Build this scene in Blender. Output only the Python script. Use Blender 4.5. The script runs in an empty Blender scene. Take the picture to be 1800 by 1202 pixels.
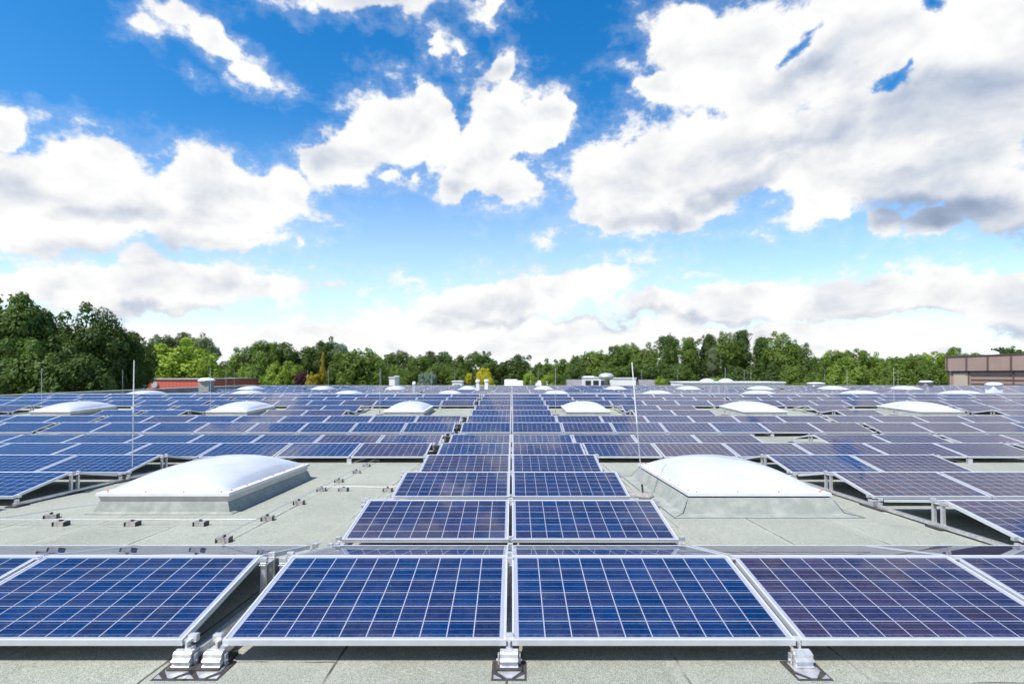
import bpy, bmesh, math, random
from mathutils import Vector, Matrix, noise as mnoise
R = math.radians
random.seed(7)
scn = bpy.context.scene
C = scn.collection

# ------------------------------------------------------------------ camera, exposure, sun, world
CZ = 9.0                      # eye height above the ground round the building
F = 930.0; HY = 658.0         # focal length and horizon row of the photograph (pixels of 1800)
cam = bpy.data.cameras.new('camera'); camo = bpy.data.objects.new('camera', cam); C.objects.link(camo)
camo.location = (0, 0, CZ); camo.rotation_euler = (R(90), 0, 0)
cam.sensor_width = 36; cam.lens = F / 1800 * 36; cam.shift_y = (HY - 601) / 1800
cam.clip_start = .05; cam.clip_end = 9000
cam.dof.use_dof = True; cam.dof.focus_distance = 4.4; cam.dof.aperture_fstop = 1.7
scn.camera = camo
scn.render.engine = 'CYCLES'
scn.view_settings.view_transform = 'Standard'; scn.view_settings.look = 'None'
scn.view_settings.exposure = 0.32; scn.view_settings.gamma = 1

to_sun = Vector((-.45, -.42, 1)).normalized()
sun = bpy.data.lights.new('sun', 'SUN'); sun.energy = 4.9; sun.angle = R(.5); sun.color = (1, .95, .88)
suno = bpy.data.objects.new('sun', sun); C.objects.link(suno)
suno.rotation_euler = to_sun.to_track_quat('Z', 'Y').to_euler(); suno.location = (0, 0, 60)

class NT:
    def __init__(s, tree): s.t = tree; s.n = tree.nodes; s.l = tree.links
    def new(s, typ, **kw):
        nd = s.n.new(typ)
        for k, v in kw.items(): setattr(nd, k, v)
        return nd
    def put(s, sock, v):
        if isinstance(v, bpy.types.NodeSocket): s.l.new(v, sock)
        elif v is not None: sock.default_value = v
    def m(s, op, a, b=None, c=None, clamp=False):
        nd = s.new('ShaderNodeMath', operation=op, use_clamp=clamp)
        for i, v in enumerate((a, b, c)):
            if v is not None: s.put(nd.inputs[i], v)
        return nd.outputs[0]
    def v(s, op, a, b=None, c=None, scale=None):
        nd = s.new('ShaderNodeVectorMath', operation=op)
        for i, v in enumerate((a, b, c)):
            if v is not None: s.put(nd.inputs[i], v)
        if scale is not None: s.put(nd.inputs['Scale'], scale)
        return nd.outputs['Value'] if op in ('LENGTH', 'DOT_PRODUCT', 'DISTANCE') else nd.outputs[0]
    def noise(s, vec, scale, detail=2, rough=.5, col=False, dist=0, dim='3D'):
        nd = s.new('ShaderNodeTexNoise'); nd.noise_dimensions = dim
        if vec is not None: s.l.new(vec, nd.inputs['Vector'])
        nd.inputs['Scale'].default_value = scale; nd.inputs['Detail'].default_value = detail
        nd.inputs['Roughness'].default_value = rough; nd.inputs['Distortion'].default_value = dist
        return nd.outputs['Color' if col else 'Fac']
    def ss(s, x, a, b, lo=0., hi=1.):
        nd = s.new('ShaderNodeMapRange', interpolation_type='SMOOTHSTEP')
        s.put(nd.inputs['Value'], x); nd.inputs['From Min'].default_value = a; nd.inputs['From Max'].default_value = b
        nd.inputs['To Min'].default_value = lo; nd.inputs['To Max'].default_value = hi
        return nd.outputs[0]
    def mix(s, f, a, b, blend='MIX'):
        nd = s.new('ShaderNodeMix', data_type='RGBA', blend_type=blend)
        s.put(nd.inputs[0], f); s.put(nd.inputs[6], a); s.put(nd.inputs[7], b)
        return nd.outputs[2]
    def comb(s, x, y, z=0.):
        nd = s.new('ShaderNodeCombineXYZ')
        for i, v in enumerate((x, y, z)): s.put(nd.inputs[i], v)
        return nd.outputs[0]
    def sep(s, v):
        nd = s.new('ShaderNodeSeparateXYZ'); s.l.new(v, nd.inputs[0]); return nd.outputs

def rgb(*c): return (*c, 1)

def build_world():
    w = bpy.data.worlds.new('World'); scn.world = w; w.use_nodes = True
    w.node_tree.nodes.clear(); n = NT(w.node_tree)
    out = n.new('ShaderNodeOutputWorld'); bg = n.new('ShaderNodeBackground')
    n.l.new(bg.outputs[0], out.inputs[0])
    sky = n.new('ShaderNodeTexSky', sky_type='NISHITA', sun_disc=False)
    sky.sun_elevation = math.asin(to_sun.z); sky.sun_rotation = math.atan2(to_sun.x, to_sun.y)
    sky.air_density = 1.0; sky.dust_density = .5; sky.ozone_density = 2.0
    hs = n.new('ShaderNodeHueSaturation'); hs.inputs['Saturation'].default_value = 1.45; hs.inputs['Value'].default_value = 1.2
    n.l.new(sky.outputs[0], hs.inputs['Color'])
    skyc = hs.outputs[0]
    tc = n.new('ShaderNodeTexCoord'); d = tc.outputs['Generated']
    x, y, z = n.sep(d)[:3]
    ay = n.m('MAXIMUM', n.m('ABSOLUTE', y), .08)
    # bearing and height of the cloud masses, as tangents of the two angles (units of 1/F)
    px = n.m('MULTIPLY_ADD', n.m('DIVIDE', x, ay), F, 900.)
    py = n.m('MULTIPLY_ADD', n.m('DIVIDE', z, ay), -F, HY)
    P0 = n.comb(px, py)
    w1 = n.noise(d, 5.0, 3, .55, col=True)
    w2 = n.noise(d, 17.0, 4, .6, col=True)
    off = n.v('ADD', n.v('SCALE', n.v('SUBTRACT', w1, (.5, .5, .5)), scale=120.), n.v('SCALE', n.v('SUBTRACT', w2, (.5, .5, .5)), scale=75.))
    off = n.v('MULTIPLY', off, (1, .75, 0))
    P = n.v('ADD', P0, off)
    last = [None]
    def field(blobs, k=.12, fade=False):
        acc = None
        for i, b in enumerate(blobs):
            if i % 3 == 0:                         # run the masses one after the other (shader stack)
                Q = P if last[0] is None else n.v('MULTIPLY_ADD', last[0], (1e-7, 1e-7, 1e-7), P)
            bx, by, rx, ry = b[:4]; rot = b[4] if len(b) > 4 else 0
            mp = n.new('ShaderNodeMapping', vector_type='TEXTURE')
            n.l.new(Q, mp.inputs['Vector'])
            mp.inputs['Location'].default_value = (bx, by, 0); mp.inputs['Rotation'].default_value = (0, 0, R(rot))
            mp.inputs['Scale'].default_value = (rx, ry, 1)
            ln = n.v('LENGTH', mp.outputs[0])
            am = min(1., min(rx, ry) / 52 + .06) if fade else 1.
            val = n.m('MULTIPLY_ADD', ln, -am, am)
            acc = val if acc is None else n.m('SMOOTH_MAX', acc, val, k)
            last[0] = acc
        return acc
    cl = [(40,345,190,95),(15,225,62,52),(170,300,120,75),(262,340,60,40),(345,325,85,66),(400,365,105,80),(478,345,72,62),(90,410,180,45),(235,370,90,50),(1225,350,85,50),(350,405,135,45),
          (120,505,170,42),(245,470,60,34),(320,505,170,48),(450,508,140,32),(575,512,50,13),(250,540,240,26),(430,425,80,26,-10),
          (600,275,82,55,-22),(690,225,95,78,-18),(745,175,48,40),(838,275,72,82,12),(885,205,92,78),(965,215,80,56,-12),(1015,200,38,36),(900,312,62,48),(890,120,34,34,40),(800,325,40,40),(770,240,40,70),(560,285,42,40),
          (675,312,28,20),(722,304,20,16),
          (385,65,100,30,38),(450,130,62,27,36),(262,30,46,20,25),(345,125,26,9,35),(320,20,60,22,30),
          (645,-2,175,32),(745,18,60,26),(872,8,26,36,10),(765,88,24,32,20),(812,95,17,22,-30),
          (1330,105,180,125),(1225,70,92,80),(1188,160,52,40),(1555,100,260,165),(1740,90,260,210),(1245,270,180,92,-12),
          (1105,312,118,78),(1080,365,95,50),(1165,385,100,38),(1450,268,200,100),(1650,260,230,120),(1562,382,48,36),(1665,388,90,36),(1440,352,75,34),(1780,340,140,72),
          (870,535,170,62),(1010,512,125,40,-6),(745,568,160,38),(1180,548,130,36),(1320,525,130,48),(1480,535,150,44),(1640,512,170,52),(1800,515,150,55),(1080,488,70,14,-12),
          (720,497,40,12),(525,432,26,16),(950,410,16,9),(1340,403,20,9),(555,388,34,10,15),
          (300,590,420,22),(800,606,560,30),(1300,585,620,24),(1500,622,600,22),(2100,560,420,60),(-250,540,300,60)]
    holes = [(1412,62,34,12,-38),(1385,90,22,9,-50),(1430,40,20,8,-20),(1565,150,26,8,-32),(1592,118,14,5,-60),(1628,4,24,10)]
    fb = n.noise(n.v('MULTIPLY', d, (1, 1, 1.9)), 14., 9, .62, dist=.2)
    fbc = n.noise(n.v('MULTIPLY', d, (1, 1, 1.3)), 38., 6, .65)
    F1 = field(cl, .12, True)
    # ordinary broken cloud round the rest of the sky
    gen = n.noise(n.v('MULTIPLY', d, (1, 1, 2.2)), 2.3, 3, .5)
    gen = n.m('MULTIPLY_ADD', gen, 3.2, -1.98)
    inside = n.m('MULTIPLY', n.ss(n.m('ABSOLUTE', n.m('SUBTRACT', px, 900.)), 1050., 1500., 1, 0), n.ss(py, -420., -60.))
    inside = n.m('MULTIPLY', inside, n.ss(y, -.05, .1))
    gen = n.m('SUBTRACT', gen, n.m('MULTIPLY', inside, 6.))
    F1 = n.m('MAXIMUM', F1, gen)
    F1 = n.m('MULTIPLY_ADD', n.m('MAXIMUM', n.m('SUBTRACT', F1, .14), 0.), 3.0, F1)
    nz = n.m('MULTIPLY_ADD', n.m('SUBTRACT', fb, .5), 2.3, n.m('MULTIPLY', n.m('SUBTRACT', fbc, .5), 1.5))
    D = n.m('ADD', F1, nz)
    H1 = field(holes, .05)
    D = n.m('MINIMUM', D, n.m('MULTIPLY_ADD', H1, -.6, n.m('MULTIPLY_ADD', nz, 1.25, .25)))
    alpha = n.ss(D, -.20, .62)
    thin = n.ss(py, 180., 640., 0, .46)
    # thin veil round the edges
    veil = n.m('MULTIPLY', n.ss(D, -.6, .1), .14)
    alpha = n.m('MAXIMUM', alpha, veil)
    skyc = n.mix(thin, skyc, rgb(7.2, 8.2, 9.4))
    # relief: the same noise a little towards the sun
    dz = n.v('MULTIPLY', d, (1, 1, 1.6))
    ra = n.noise(dz, 7., 7, .5, dist=.3); rb_ = n.noise(n.v('ADD', dz, (-.030, -.006, .045)), 7., 7, .5, dist=.3)
    relief = n.m('SUBTRACT', ra, rb_)
    soft = n.noise(n.v('MULTIPLY', d, (1, 1, 2.4)), 6., 5, .6)
    shade = [(1720,372,190,48,4),(1590,330,120,34),(1800,400,160,34),(1130,392,130,26),(1270,340,160,22,-30),(325,430,120,26),(90,442,170,22),(270,556,200,16),
             (1200,563,200,13),(1660,562,240,15),(980,572,160,10),(1700,180,260,80),(1450,210,160,36,-25),(150,385,120,20),(1400,130,80,30,-30)]
    S1 = n.ss(n.m('MULTIPLY_ADD', n.m('SUBTRACT', soft, .5), 1.6, field(shade, .15)), -.35, .75)
    deep = n.ss(field([(1745,378,200,40,3),(1600,350,110,22)], .1), -.2, .7)
    lum = n.m('MULTIPLY_ADD', relief, .75, 1.03)
    lum = n.m('SUBTRACT', lum, n.m('MULTIPLY', n.ss(D, .6, 2.4), .07))
    lum = n.m('ADD', lum, n.m('MULTIPLY', n.m('SUBTRACT', fb, .5), .22))
    lum = n.m('SUBTRACT', lum, n.m('MULTIPLY', S1, .17))
    lum = n.m('SUBTRACT', lum, n.m('MULTIPLY', deep, .20))
    lum = n.m('SUBTRACT', lum, n.m('MULTIPLY', n.ss(soft, .4, .75), .045))
    lum = n.m('MAXIMUM', n.m('MINIMUM', lum, 1.02), .3)
    cw = n.mix(n.ss(lum, .55, 1.02), rgb(.60, .74, 1.0), rgb(1, 1, 1))
    cloudc = n.v('SCALE', cw, scale=n.m('MULTIPLY', lum, CLOUD))
    col = n.mix(alpha, n.v('SCALE', skyc, scale=SKY), cloudc)
    n.l.new(col, bg.inputs['Color']); bg.inputs['Strength'].default_value = 1.0
    w.cycles.sampling_method = 'MANUAL'; w.cycles.sample_map_resolution = 512
SKY = .135; CLOUD = .79
build_world()

# ------------------------------------------------------------------ materials
MATS = {}
def mat(name, color, rough=.6, metal=0., spec=.5, bump=0., bscale=30., var=0., vscale=3., objcol=False, coat=0.):
    if name in MATS: return MATS[name]
    m = bpy.data.materials.new(name); m.use_nodes = True; n = NT(m.node_tree)
    b = n.n['Principled BSDF']
    b.inputs['Roughness'].default_value = rough; b.inputs['Metallic'].default_value = metal
    b.inputs['Specular IOR Level'].default_value = spec
    b.inputs['Coat Weight'].default_value = coat
    tc = n.new('ShaderNodeTexCoord')
    col = rgb(*color)
    f = n.noise(tc.outputs['Object'], vscale, 6, .65)
    if var:
        col = n.mix(n.ss(f, .3, .7), rgb(*[c * (1 - var) for c in color]), rgb(*[min(1, c * (1 + var)) for c in color]))
    n.put(b.inputs['Base Color'], col)
    if bump:
        bp = n.new('ShaderNodeBump'); bp.inputs['Strength'].default_value = bump; bp.inputs['Distance'].default_value = .01
        n.l.new(n.noise(tc.outputs['Object'], bscale, 6, .6), bp.inputs['Height']); n.l.new(bp.outputs[0], b.inputs['Normal'])
    MATS[name] = m; return m

ALU = mat('anodised_aluminium', (.66, .67, .69), .38, .35, .5, 0, 30, .05, 8)
ALU_RAW = mat('mill_aluminium', (.62, .62, .63), .35, .6, .5, .15, 60, .18, 25)
RUBBER = mat('rubber_pad', (.055, .05, .045), .85, 0, .3, .4, 90, .3, 20)
BACKSHEET = mat('white_backsheet', (.6, .6, .62), .5)
DOME = mat('opal_acrylic', (.53, .55, .60), .3, 0, .5, 0, 10, .09, 1.2, coat=.35)
RIM = mat('skylight_rim', (.64, .64, .66), .4, 0, .4, 0, 10, .05, 4)
CURB = mat('beige_grp_curb', (.58, .53, .46), .7, 0, .4, .2, 50, .12, 5)
CONC = mat('weathered_concrete', (.30, .285, .265), .9, 0, .3, .8, 60, .3, 18)
STEEL = mat('galvanised_steel', (.55, .56, .57), .45, .4, .5, 0, 10, .1, 30)
RED = mat('red_screw_cap', (.75, .03, .025), .4)
BLACK = mat('black_plastic', (.02, .02, .022), .5)
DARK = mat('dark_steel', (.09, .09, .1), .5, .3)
BARK = mat('bark', (.09, .07, .05), .9, 0, .2, .5, 12, .3, 3)
CAPW = mat('white_sheet_metal', (.78, .78, .78), .45, 0, .4, 0, 10, .05, 3)

def felt_mat():
    m = bpy.data.materials.new('mineral_felt'); m.use_nodes = True; n = NT(m.node_tree)
    b = n.n['Principled BSDF']; b.inputs['Roughness'].default_value = .92; b.inputs['Specular IOR Level'].default_value = .25
    tc = n.new('ShaderNodeTexCoord'); o = tc.outputs['Object']
    g = n.new('ShaderNodeTexVoronoi'); g.inputs['Scale'].default_value = 260; n.l.new(o, g.inputs['Vector'])
    gr = n.ss(n.sep(g.outputs['Color'])[0], 0, 1)
    big = n.noise(o, .35, 6, .6); mid = n.noise(o, 3.2, 7, .65); fine = n.noise(o, 45, 4, .7)
    col = n.mix(n.ss(big, .35, .68), rgb(.35, .365, .32), rgb(.42, .43, .38))
    col = n.mix(n.m('MULTIPLY', n.ss(mid, .45, .75), .45), col, rgb(.48, .465, .41))
    col = n.mix(n.m('MULTIPLY', n.ss(fine, .4, .65), .35), col, rgb(.25, .265, .225))
    spk = n.mix(gr, rgb(.52, .54, .50), rgb(1.22, 1.21, 1.16))
    col = n.mix(1., col, spk, 'MULTIPLY')
    # dark lichen blotches
    bl = n.noise(o, 7, 5, .7)
    col = n.mix(n.m('MULTIPLY', n.ss(bl, .64, .72), .35), col, rgb(.13, .14, .10))
    # tide marks of dried puddles
    pd = n.noise(o, .55, 5, .55)
    ringm = n.ss(n.m('ABSOLUTE', n.m('SUBTRACT', pd, .565)), .0, .018, 1, 0)
    col = n.mix(n.m('MULTIPLY', ringm, .22), col, rgb(.20, .20, .16))
    col = n.mix(n.m('MULTIPLY', n.ss(pd, .565, .60), .16), col, rgb(.27, .275, .24))
    moss = n.m('MULTIPLY', n.ss(n.noise(o, 2.1, 7, .75), .60, .70), .5)
    col = n.mix(moss, col, rgb(.22, .235, .15))
    # rolled sheets one metre wide with cross joints
    x, y, z = n.sep(n.v('ADD', o, n.v('SCALE', n.v('SUBTRACT', n.noise(o, 2.5, 3, .6, col=True), (.5, .5, .5)), scale=.03)))[:3]
    xx = n.m('ADD', x, .03)
    sheet = n.m('FLOOR', xx)
    dx = n.m('ABSOLUTE', n.m('SUBTRACT', n.m('FRACT', xx), .5)); dx = n.m('SUBTRACT', .5, dx)
    wn = n.new('ShaderNodeTexWhiteNoise', noise_dimensions='1D'); n.l.new(sheet, wn.inputs['W'])
    yy = n.m('MULTIPLY_ADD', wn.outputs[0], 5., n.m('MULTIPLY', y, 1 / 5.))
    dy = n.m('MULTIPLY', n.m('SUBTRACT', .5, n.m('ABSOLUTE', n.m('SUBTRACT', n.m('FRACT', yy), .5))), 5.)
    wn2 = n.new('ShaderNodeTexWhiteNoise', noise_dimensions='2D'); n.l.new(n.comb(sheet, n.m('FLOOR', yy)), wn2.inputs['Vector'])
    dd = n.m('MINIMUM', dx, dy)
    brk = n.ss(n.noise(o, 1.3, 4, .6), .42, .56)
    line = n.m('MULTIPLY', n.ss(dd, .004, .011, 1, 0), n.m('MULTIPLY_ADD', brk, .8, .12))
    overlap = n.m('MULTIPLY', n.ss(dd, .05, .09, 1, 0), .12)
    tone = n.m('MULTIPLY_ADD', wn2.outputs[0], .14, .91)
    col = n.v('SCALE', col, scale=tone)
    col = n.mix(overlap, col, rgb(.5, .5, .44))
    col = n.mix(line, col, rgb(.05, .05, .04))
    n.l.new(col, b.inputs['Base Color'])
    bp = n.new('ShaderNodeBump'); bp.inputs['Strength'].default_value = .6; bp.inputs['Distance'].default_value = .004
    n.l.new(n.m('ADD', n.m('MULTIPLY', gr, .5), n.m('ADD', n.m('MULTIPLY', fine, .8), n.m('MULTIPLY', mid, 1.5))), bp.inputs['Height']); n.l.new(bp.outputs[0], b.inputs['Normal'])
    return m
FELT = felt_mat()
def upstand_mat():
    m = bpy.data.materials.new('felt_upstand'); m.use_nodes = True; n = NT(m.node_tree)
    b = n.n['Principled BSDF']; b.inputs['Roughness'].default_value = .9
    o = n.new('ShaderNodeTexCoord').outputs['Object']
    col = n.mix(n.ss(n.noise(o, 5, 6, .7), .35, .7), rgb(.24, .265, .24), rgb(.36, .37, .335))
    col = n.mix(n.m('MULTIPLY', n.ss(n.noise(o, 120, 3, .7), .4, .7), .4), col, rgb(.2, .22, .19))
    n.l.new(col, b.inputs['Base Color']); return m
UPST = upstand_mat()

def cell_mat(name, far=False):
    """polycrystalline cells behind glass; UV runs 0..10 by 0..6 over the cells of one panel"""
    m = bpy.data.materials.new(name); m.use_nodes = True; n = NT(m.node_tree)
    b = n.n['Principled BSDF']
    b.inputs['Roughness'].default_value = .55; b.inputs['Specular IOR Level'].default_value = .0
    b.inputs['Coat Weight'].default_value = .78; b.inputs['Coat Roughness'].default_value = .02; b.inputs['Coat IOR'].default_value = 1.31
    uv = n.new('ShaderNodeUVMap').outputs[0]
    u, v, _ = n.sep(uv)[:3]
    if far:
        at = n.new('ShaderNodeAttribute', attribute_name='tint'); tint = at.outputs['Color']; rnd = n.sep(at.outputs['Color'])[1]
    else:
        oi = n.new('ShaderNodeObjectInfo'); tint = oi.outputs['Color']; rnd = oi.outputs['Random']
    fu = n.m('FRACT', u); fv = n.m('FRACT', v)
    du = n.m('SUBTRACT', .5, n.m('ABSOLUTE', n.m('SUBTRACT', fu, .5)))
    dv = n.m('SUBTRACT', .5, n.m('ABSOLUTE', n.m('SUBTRACT', fv, .5)))
    gap = n.m('MINIMUM', n.m('SUBTRACT', du, .021), n.m('SUBTRACT', dv, .021))
    isgap = n.m('LESS_THAN', gap, 0.)
    outside = n.m('MAXIMUM', n.m('LESS_THAN', n.m('MINIMUM', u, n.m('SUBTRACT', 10., u)), 0.), n.m('LESS_THAN', n.m('MINIMUM', v, n.m('SUBTRACT', 6., v)), 0.))
    white = n.m('MAXIMUM', isgap, outside)
    fb = n.m('FRACT', n.m('MULTIPLY', v, 3.))
    bus = n.m('LESS_THAN', n.m('ABSOLUTE', n.m('SUBTRACT', fb, .5)), .035)
    cell = n.comb(n.m('FLOOR', u), n.m('FLOOR', v), n.m('MULTIPLY', rnd, 91.7))
    wn = n.new('ShaderNodeTexWhiteNoise', noise_dimensions='3D'); n.l.new(cell, wn.inputs['Vector'])
    r1, r2, r3 = n.sep(wn.outputs['Color'])[:3]
    vec = n.comb(u, v, n.m('MULTIPLY', rnd, 37.))
    vo = n.new('ShaderNodeTexVoronoi'); vo.inputs['Scale'].default_value = 9.; n.l.new(vec, vo.inputs['Vector'])
    cr = n.sep(vo.outputs['Color'])[0]
    t = n.sep(tint)[0]                                             # 0 = blue, 1 = violet; panel tone plus painted sky-haze reflection
    t = n.m('ADD', t, n.m('MULTIPLY', n.m('SUBTRACT', r1, .5), .5), clamp=True)
    col = n.mix(t, rgb(.0035, .024, .092), rgb(.030, .024, .056))
    k = n.m('MULTIPLY', n.m('MULTIPLY_ADD', r2, .35, .82), n.m('MULTIPLY_ADD', cr, .35, .82))
    col = n.v('SCALE', col, scale=k)
    col = n.mix(n.m('MULTIPLY', bus, .5), col, rgb(.20, .25, .40))
    col = n.mix(white, col, rgb(.31, .33, .39))
    # dust film and dried drops
    dust = n.noise(vec, .8, 6, .65)
    col = n.mix(n.m('MULTIPLY', n.ss(dust, .4, .8), .04), col, rgb(.45, .42, .40))
    low = n.m('MULTIPLY', n.ss(v, .0, .35, 1, 0), n.ss(n.noise(vec, 5, 4, .7), .35, .7))
    col = n.mix(n.m('MULTIPLY', low, .10), col, rgb(.5, .48, .45))
    drop = n.new('ShaderNodeTexVoronoi'); drop.inputs['Scale'].default_value = 1.3; n.l.new(vec, drop.inputs['Vector'])
    col = n.mix(n.m('MULTIPLY', n.ss(drop.outputs['Distance'], .012, .035, 1, 0), .5), col, rgb(.6, .6, .6))
    n.l.new(col, b.inputs['Base Color'])
    return m
CELLS = cell_mat('solar_cells'); CELLS_FAR = cell_mat('solar_cells_far', True)

# ------------------------------------------------------------------ helpers
def link(name, data, parent=None, mats=()):
    o = bpy.data.objects.new(name, data); C.objects.link(o)
    if parent: o.parent = parent
    return o
def tag(o, label=None, cat=None, group=None, kind=None):
    if label: o['label'] = label
    if cat: o['category'] = cat
    if group: o['group'] = group
    if kind: o['kind'] = kind
    return o
def empty(name, loc, rz=0, **kw):
    o = bpy.data.objects.new(name, None); C.objects.link(o); o.location = loc; o.rotation_euler = (0, 0, rz)
    o.empty_display_size = .2
    return tag(o, **kw)
class MB:
    def __init__(s): s.v = []; s.f = []
    def add(s, vs, fs):
        k = len(s.v); s.v += [tuple(p) for p in vs]; s.f += [tuple(i + k for i in f) for f in fs]; return s
    def box(s, x0, x1, y0, y1, z0, z1, M=None):
        vs = [Vector(p) for p in ((x0,y0,z0),(x1,y0,z0),(x1,y1,z0),(x0,y1,z0),(x0,y0,z1),(x1,y0,z1),(x1,y1,z1),(x0,y1,z1))]
        if M: vs = [M @ p for p in vs]
        return s.add(vs, [(0,3,2,1),(4,5,6,7),(0,1,5,4),(1,2,6,5),(2,3,7,6),(3,0,4,7)])
    def prism(s, pts, x0, x1, axis='x'):
        """extrude a closed outline; axis x: pts are (y,z); axis z: (x,y); axis y: (x,z)"""
        k = len(pts)
        def mk(p, t): return {'x': (t, p[0], p[1]), 'z': (p[0], p[1], t), 'y': (p[0], t, p[1])}[axis]
        vs = [mk(p, x0) for p in pts] + [mk(p, x1) for p in pts]
        fs = [tuple(range(k))[::-1], tuple(range(k, 2 * k))] + [(i, (i+1) % k, (i+1) % k + k, i + k) for i in range(k)]
        return s.add(vs, fs)
    def tube(s, pts, r, seg=8, r2=None):
        pts = [Vector(p) for p in pts]; n0 = len(s.v); m = len(pts)
        for i, p in enumerate(pts):
            t = (pts[min(i+1, m-1)] - pts[max(i-1, 0)]).normalized()
            a = t.cross(Vector((0, 0, 1)));
            if a.length < .1: a = t.cross(Vector((0, 1, 0)))
            a.normalize(); b = t.cross(a)
            rr = r if r2 is None else r + (r2 - r) * i / (m - 1)
            for j in range(seg):
                q = 2 * math.pi * j / seg; s.v.append(tuple(p + a * math.cos(q) * rr + b * math.sin(q) * rr))
        for i in range(m - 1):
            for j in range(seg):
                s.f.append((n0+i*seg+j, n0+i*seg+(j+1) % seg, n0+(i+1)*seg+(j+1) % seg, n0+(i+1)*seg+j))
        s.f.append(tuple(n0 + j for j in range(seg))); s.f.append(tuple(n0 + (m-1)*seg + j for j in range(seg))[::-1])
        return s
    def lathe(s, prof, c=(0, 0, 0), seg=20, wob=0):
        n0 = len(s.v)
        for (r, z) in prof:
            for j in range(seg):
                q = 2*math.pi*j/seg; w = 1 + wob * mnoise.noise(Vector((math.cos(q)*1.5, math.sin(q)*1.5, z*3 + c[0])))
                s.v.append((c[0] + r*w*math.cos(q), c[1] + r*w*math.sin(q), c[2] + z))
        for i in range(len(prof)-1):
            for j in range(seg): s.f.append((n0+i*seg+j, n0+i*seg+(j+1) % seg, n0+(i+1)*seg+(j+1) % seg, n0+(i+1)*seg+j))
        s.f.append(tuple(n0+j for j in range(seg))[::-1]); s.f.append(tuple(n0+(len(prof)-1)*seg+j for j in range(seg)))
        return s
    def mesh(s, name, m, smooth=False, bevel=0):
        me = bpy.data.meshes.new(name); me.from_pydata(s.v, [], s.f)
        bm = bmesh.new(); bm.from_mesh(me); bmesh.ops.recalc_face_normals(bm, faces=bm.faces)
        if bevel:
            bmesh.ops.bevel(bm, geom=[e for e in bm.edges if len(e.link_faces) == 2 and e.calc_face_angle(0) > .6], offset=bevel, segments=2, affect='EDGES', profile=.5)
        bm.to_mesh(me); bm.free()
        for q in (m if isinstance(m, (list, tuple)) else [m]): me.materials.append(q)
        if smooth: me.shade_smooth() if hasattr(me, 'shade_smooth') else None
        return me
    def build(s, name, m, parent=None, smooth=False, bevel=0, **kw):
        return tag(link(name, s.mesh(name, m, smooth, bevel), parent), **kw)
def X(px, s): return (px - 900) / s
def at(px, d): return (px - 900) * d / F
def zat(py, d): return CZ + (HY - py) * d / F

# ------------------------------------------------------------------ ground and the building we stand on
def prof(knots, d):
    if d <= knots[0][0]: a, b = knots[0], knots[1]
    elif d >= knots[-1][0]: a, b = knots[-2], knots[-1]
    else:
        for a, b in zip(knots, knots[1:]):
            if a[0] <= d <= b[0]: break
    return a[1] + (b[1] - a[1]) * (d - a[0]) / (b[0] - a[0])
KN = [(-8, 1.0), (1, 1.255), (4.04, 1.387), (6.2, 1.470), (8.36, 1.538), (10.52, 1.595), (12.68, 1.640), (14.84, 1.680), (16.4, 1.705), (18.1, 1.640),
      (20.26, 1.575), (24.58, 1.432), (27.4, 1.335), (31.8, 1.175), (46.5, 1.62), (62.5, 1.26), (70, 1.45)]
def PT(d): return CZ - prof(KN, d)                # height of the panel ridges
def RZ(d): return PT(d) - .34                     # height of the roof felt
YF = 62.6; XL = -30.6; XR = 67.0; YN = -7.0
def ground():
    m = bpy.data.materials.new('grass_ground'); m.use_nodes = True; n = NT(m.node_tree); b = n.n['Principled BSDF']
    o = n.new('ShaderNodeTexCoord').outputs['Object']
    n.l.new(n.mix(n.ss(n.noise(o, .05, 8, .6), .35, .65), rgb(.045, .075, .02), rgb(.09, .11, .035)), b.inputs['Base Color']); b.inputs['Roughness'].default_value = .95
    MB().add([(-4000, -4000, 0), (4000, -4000, 0), (4000, 4000, 0), (-4000, 4000, 0)], [(0, 1, 2, 3)]).build('ground', m, kind='structure')
ground()
WALL = mat('render_wall', (.45, .44, .41), .8, 0, .3, .2, 20, .1, 2)
PARA = mat('parapet_felt', (.17, .20, .185), .85, 0, .3, .3, 30, .2, 1.2)
COPE = mat('coping_metal', (.42, .44, .43), .5, .2, .4, 0, 10, .1, 1)
bld = empty('flat_roofed_building', (0, 0, 0), label='vast flat roof of pale green-grey felt carrying all the solar panels', cat='building')
ks = sorted(set([k[0] for k in KN if YN < k[0] < YF] + [YN, YF]))
g = MB(); xs = [XL] + [XL + (XR - XL) * i / 24 for i in range(1, 24)] + [XR]
vs = [(x, d, RZ(d)) for d in ks for x in xs]; nx = len(xs)
g.add(vs, [(i*nx+j, i*nx+j+1, (i+1)*nx+j+1, (i+1)*nx+j) for i in range(len(ks)-1) for j in range(nx-1)])
g.build('roof', FELT, bld)
zt = [RZ(k) for k in ks]
MB().box(XL, XR, YN, YF - .02, 0, min(zt) - .25).build('wall', WALL, bld)
def side_parapet(x0, x1, dz, name='parapet'):
    pts = [(k, RZ(k) + dz) for k in ks] + [(k, min(zt) - .3) for k in reversed(ks)]
    g = MB(); k = len(ks)
    for i in range(k - 1):
        a, b = ks[i], ks[i+1]; za, zb = RZ(a) + dz, RZ(b) + dz; z0 = min(zt) - .3
        g.add([(x0,a,z0),(x1,a,z0),(x1,b,z0),(x0,b,z0),(x0,a,za),(x1,a,za),(x1,b,zb),(x0,b,zb)], [(0,3,2,1),(4,5,6,7),(1,2,6,5),(3,0,4,7)])
    return g
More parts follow.
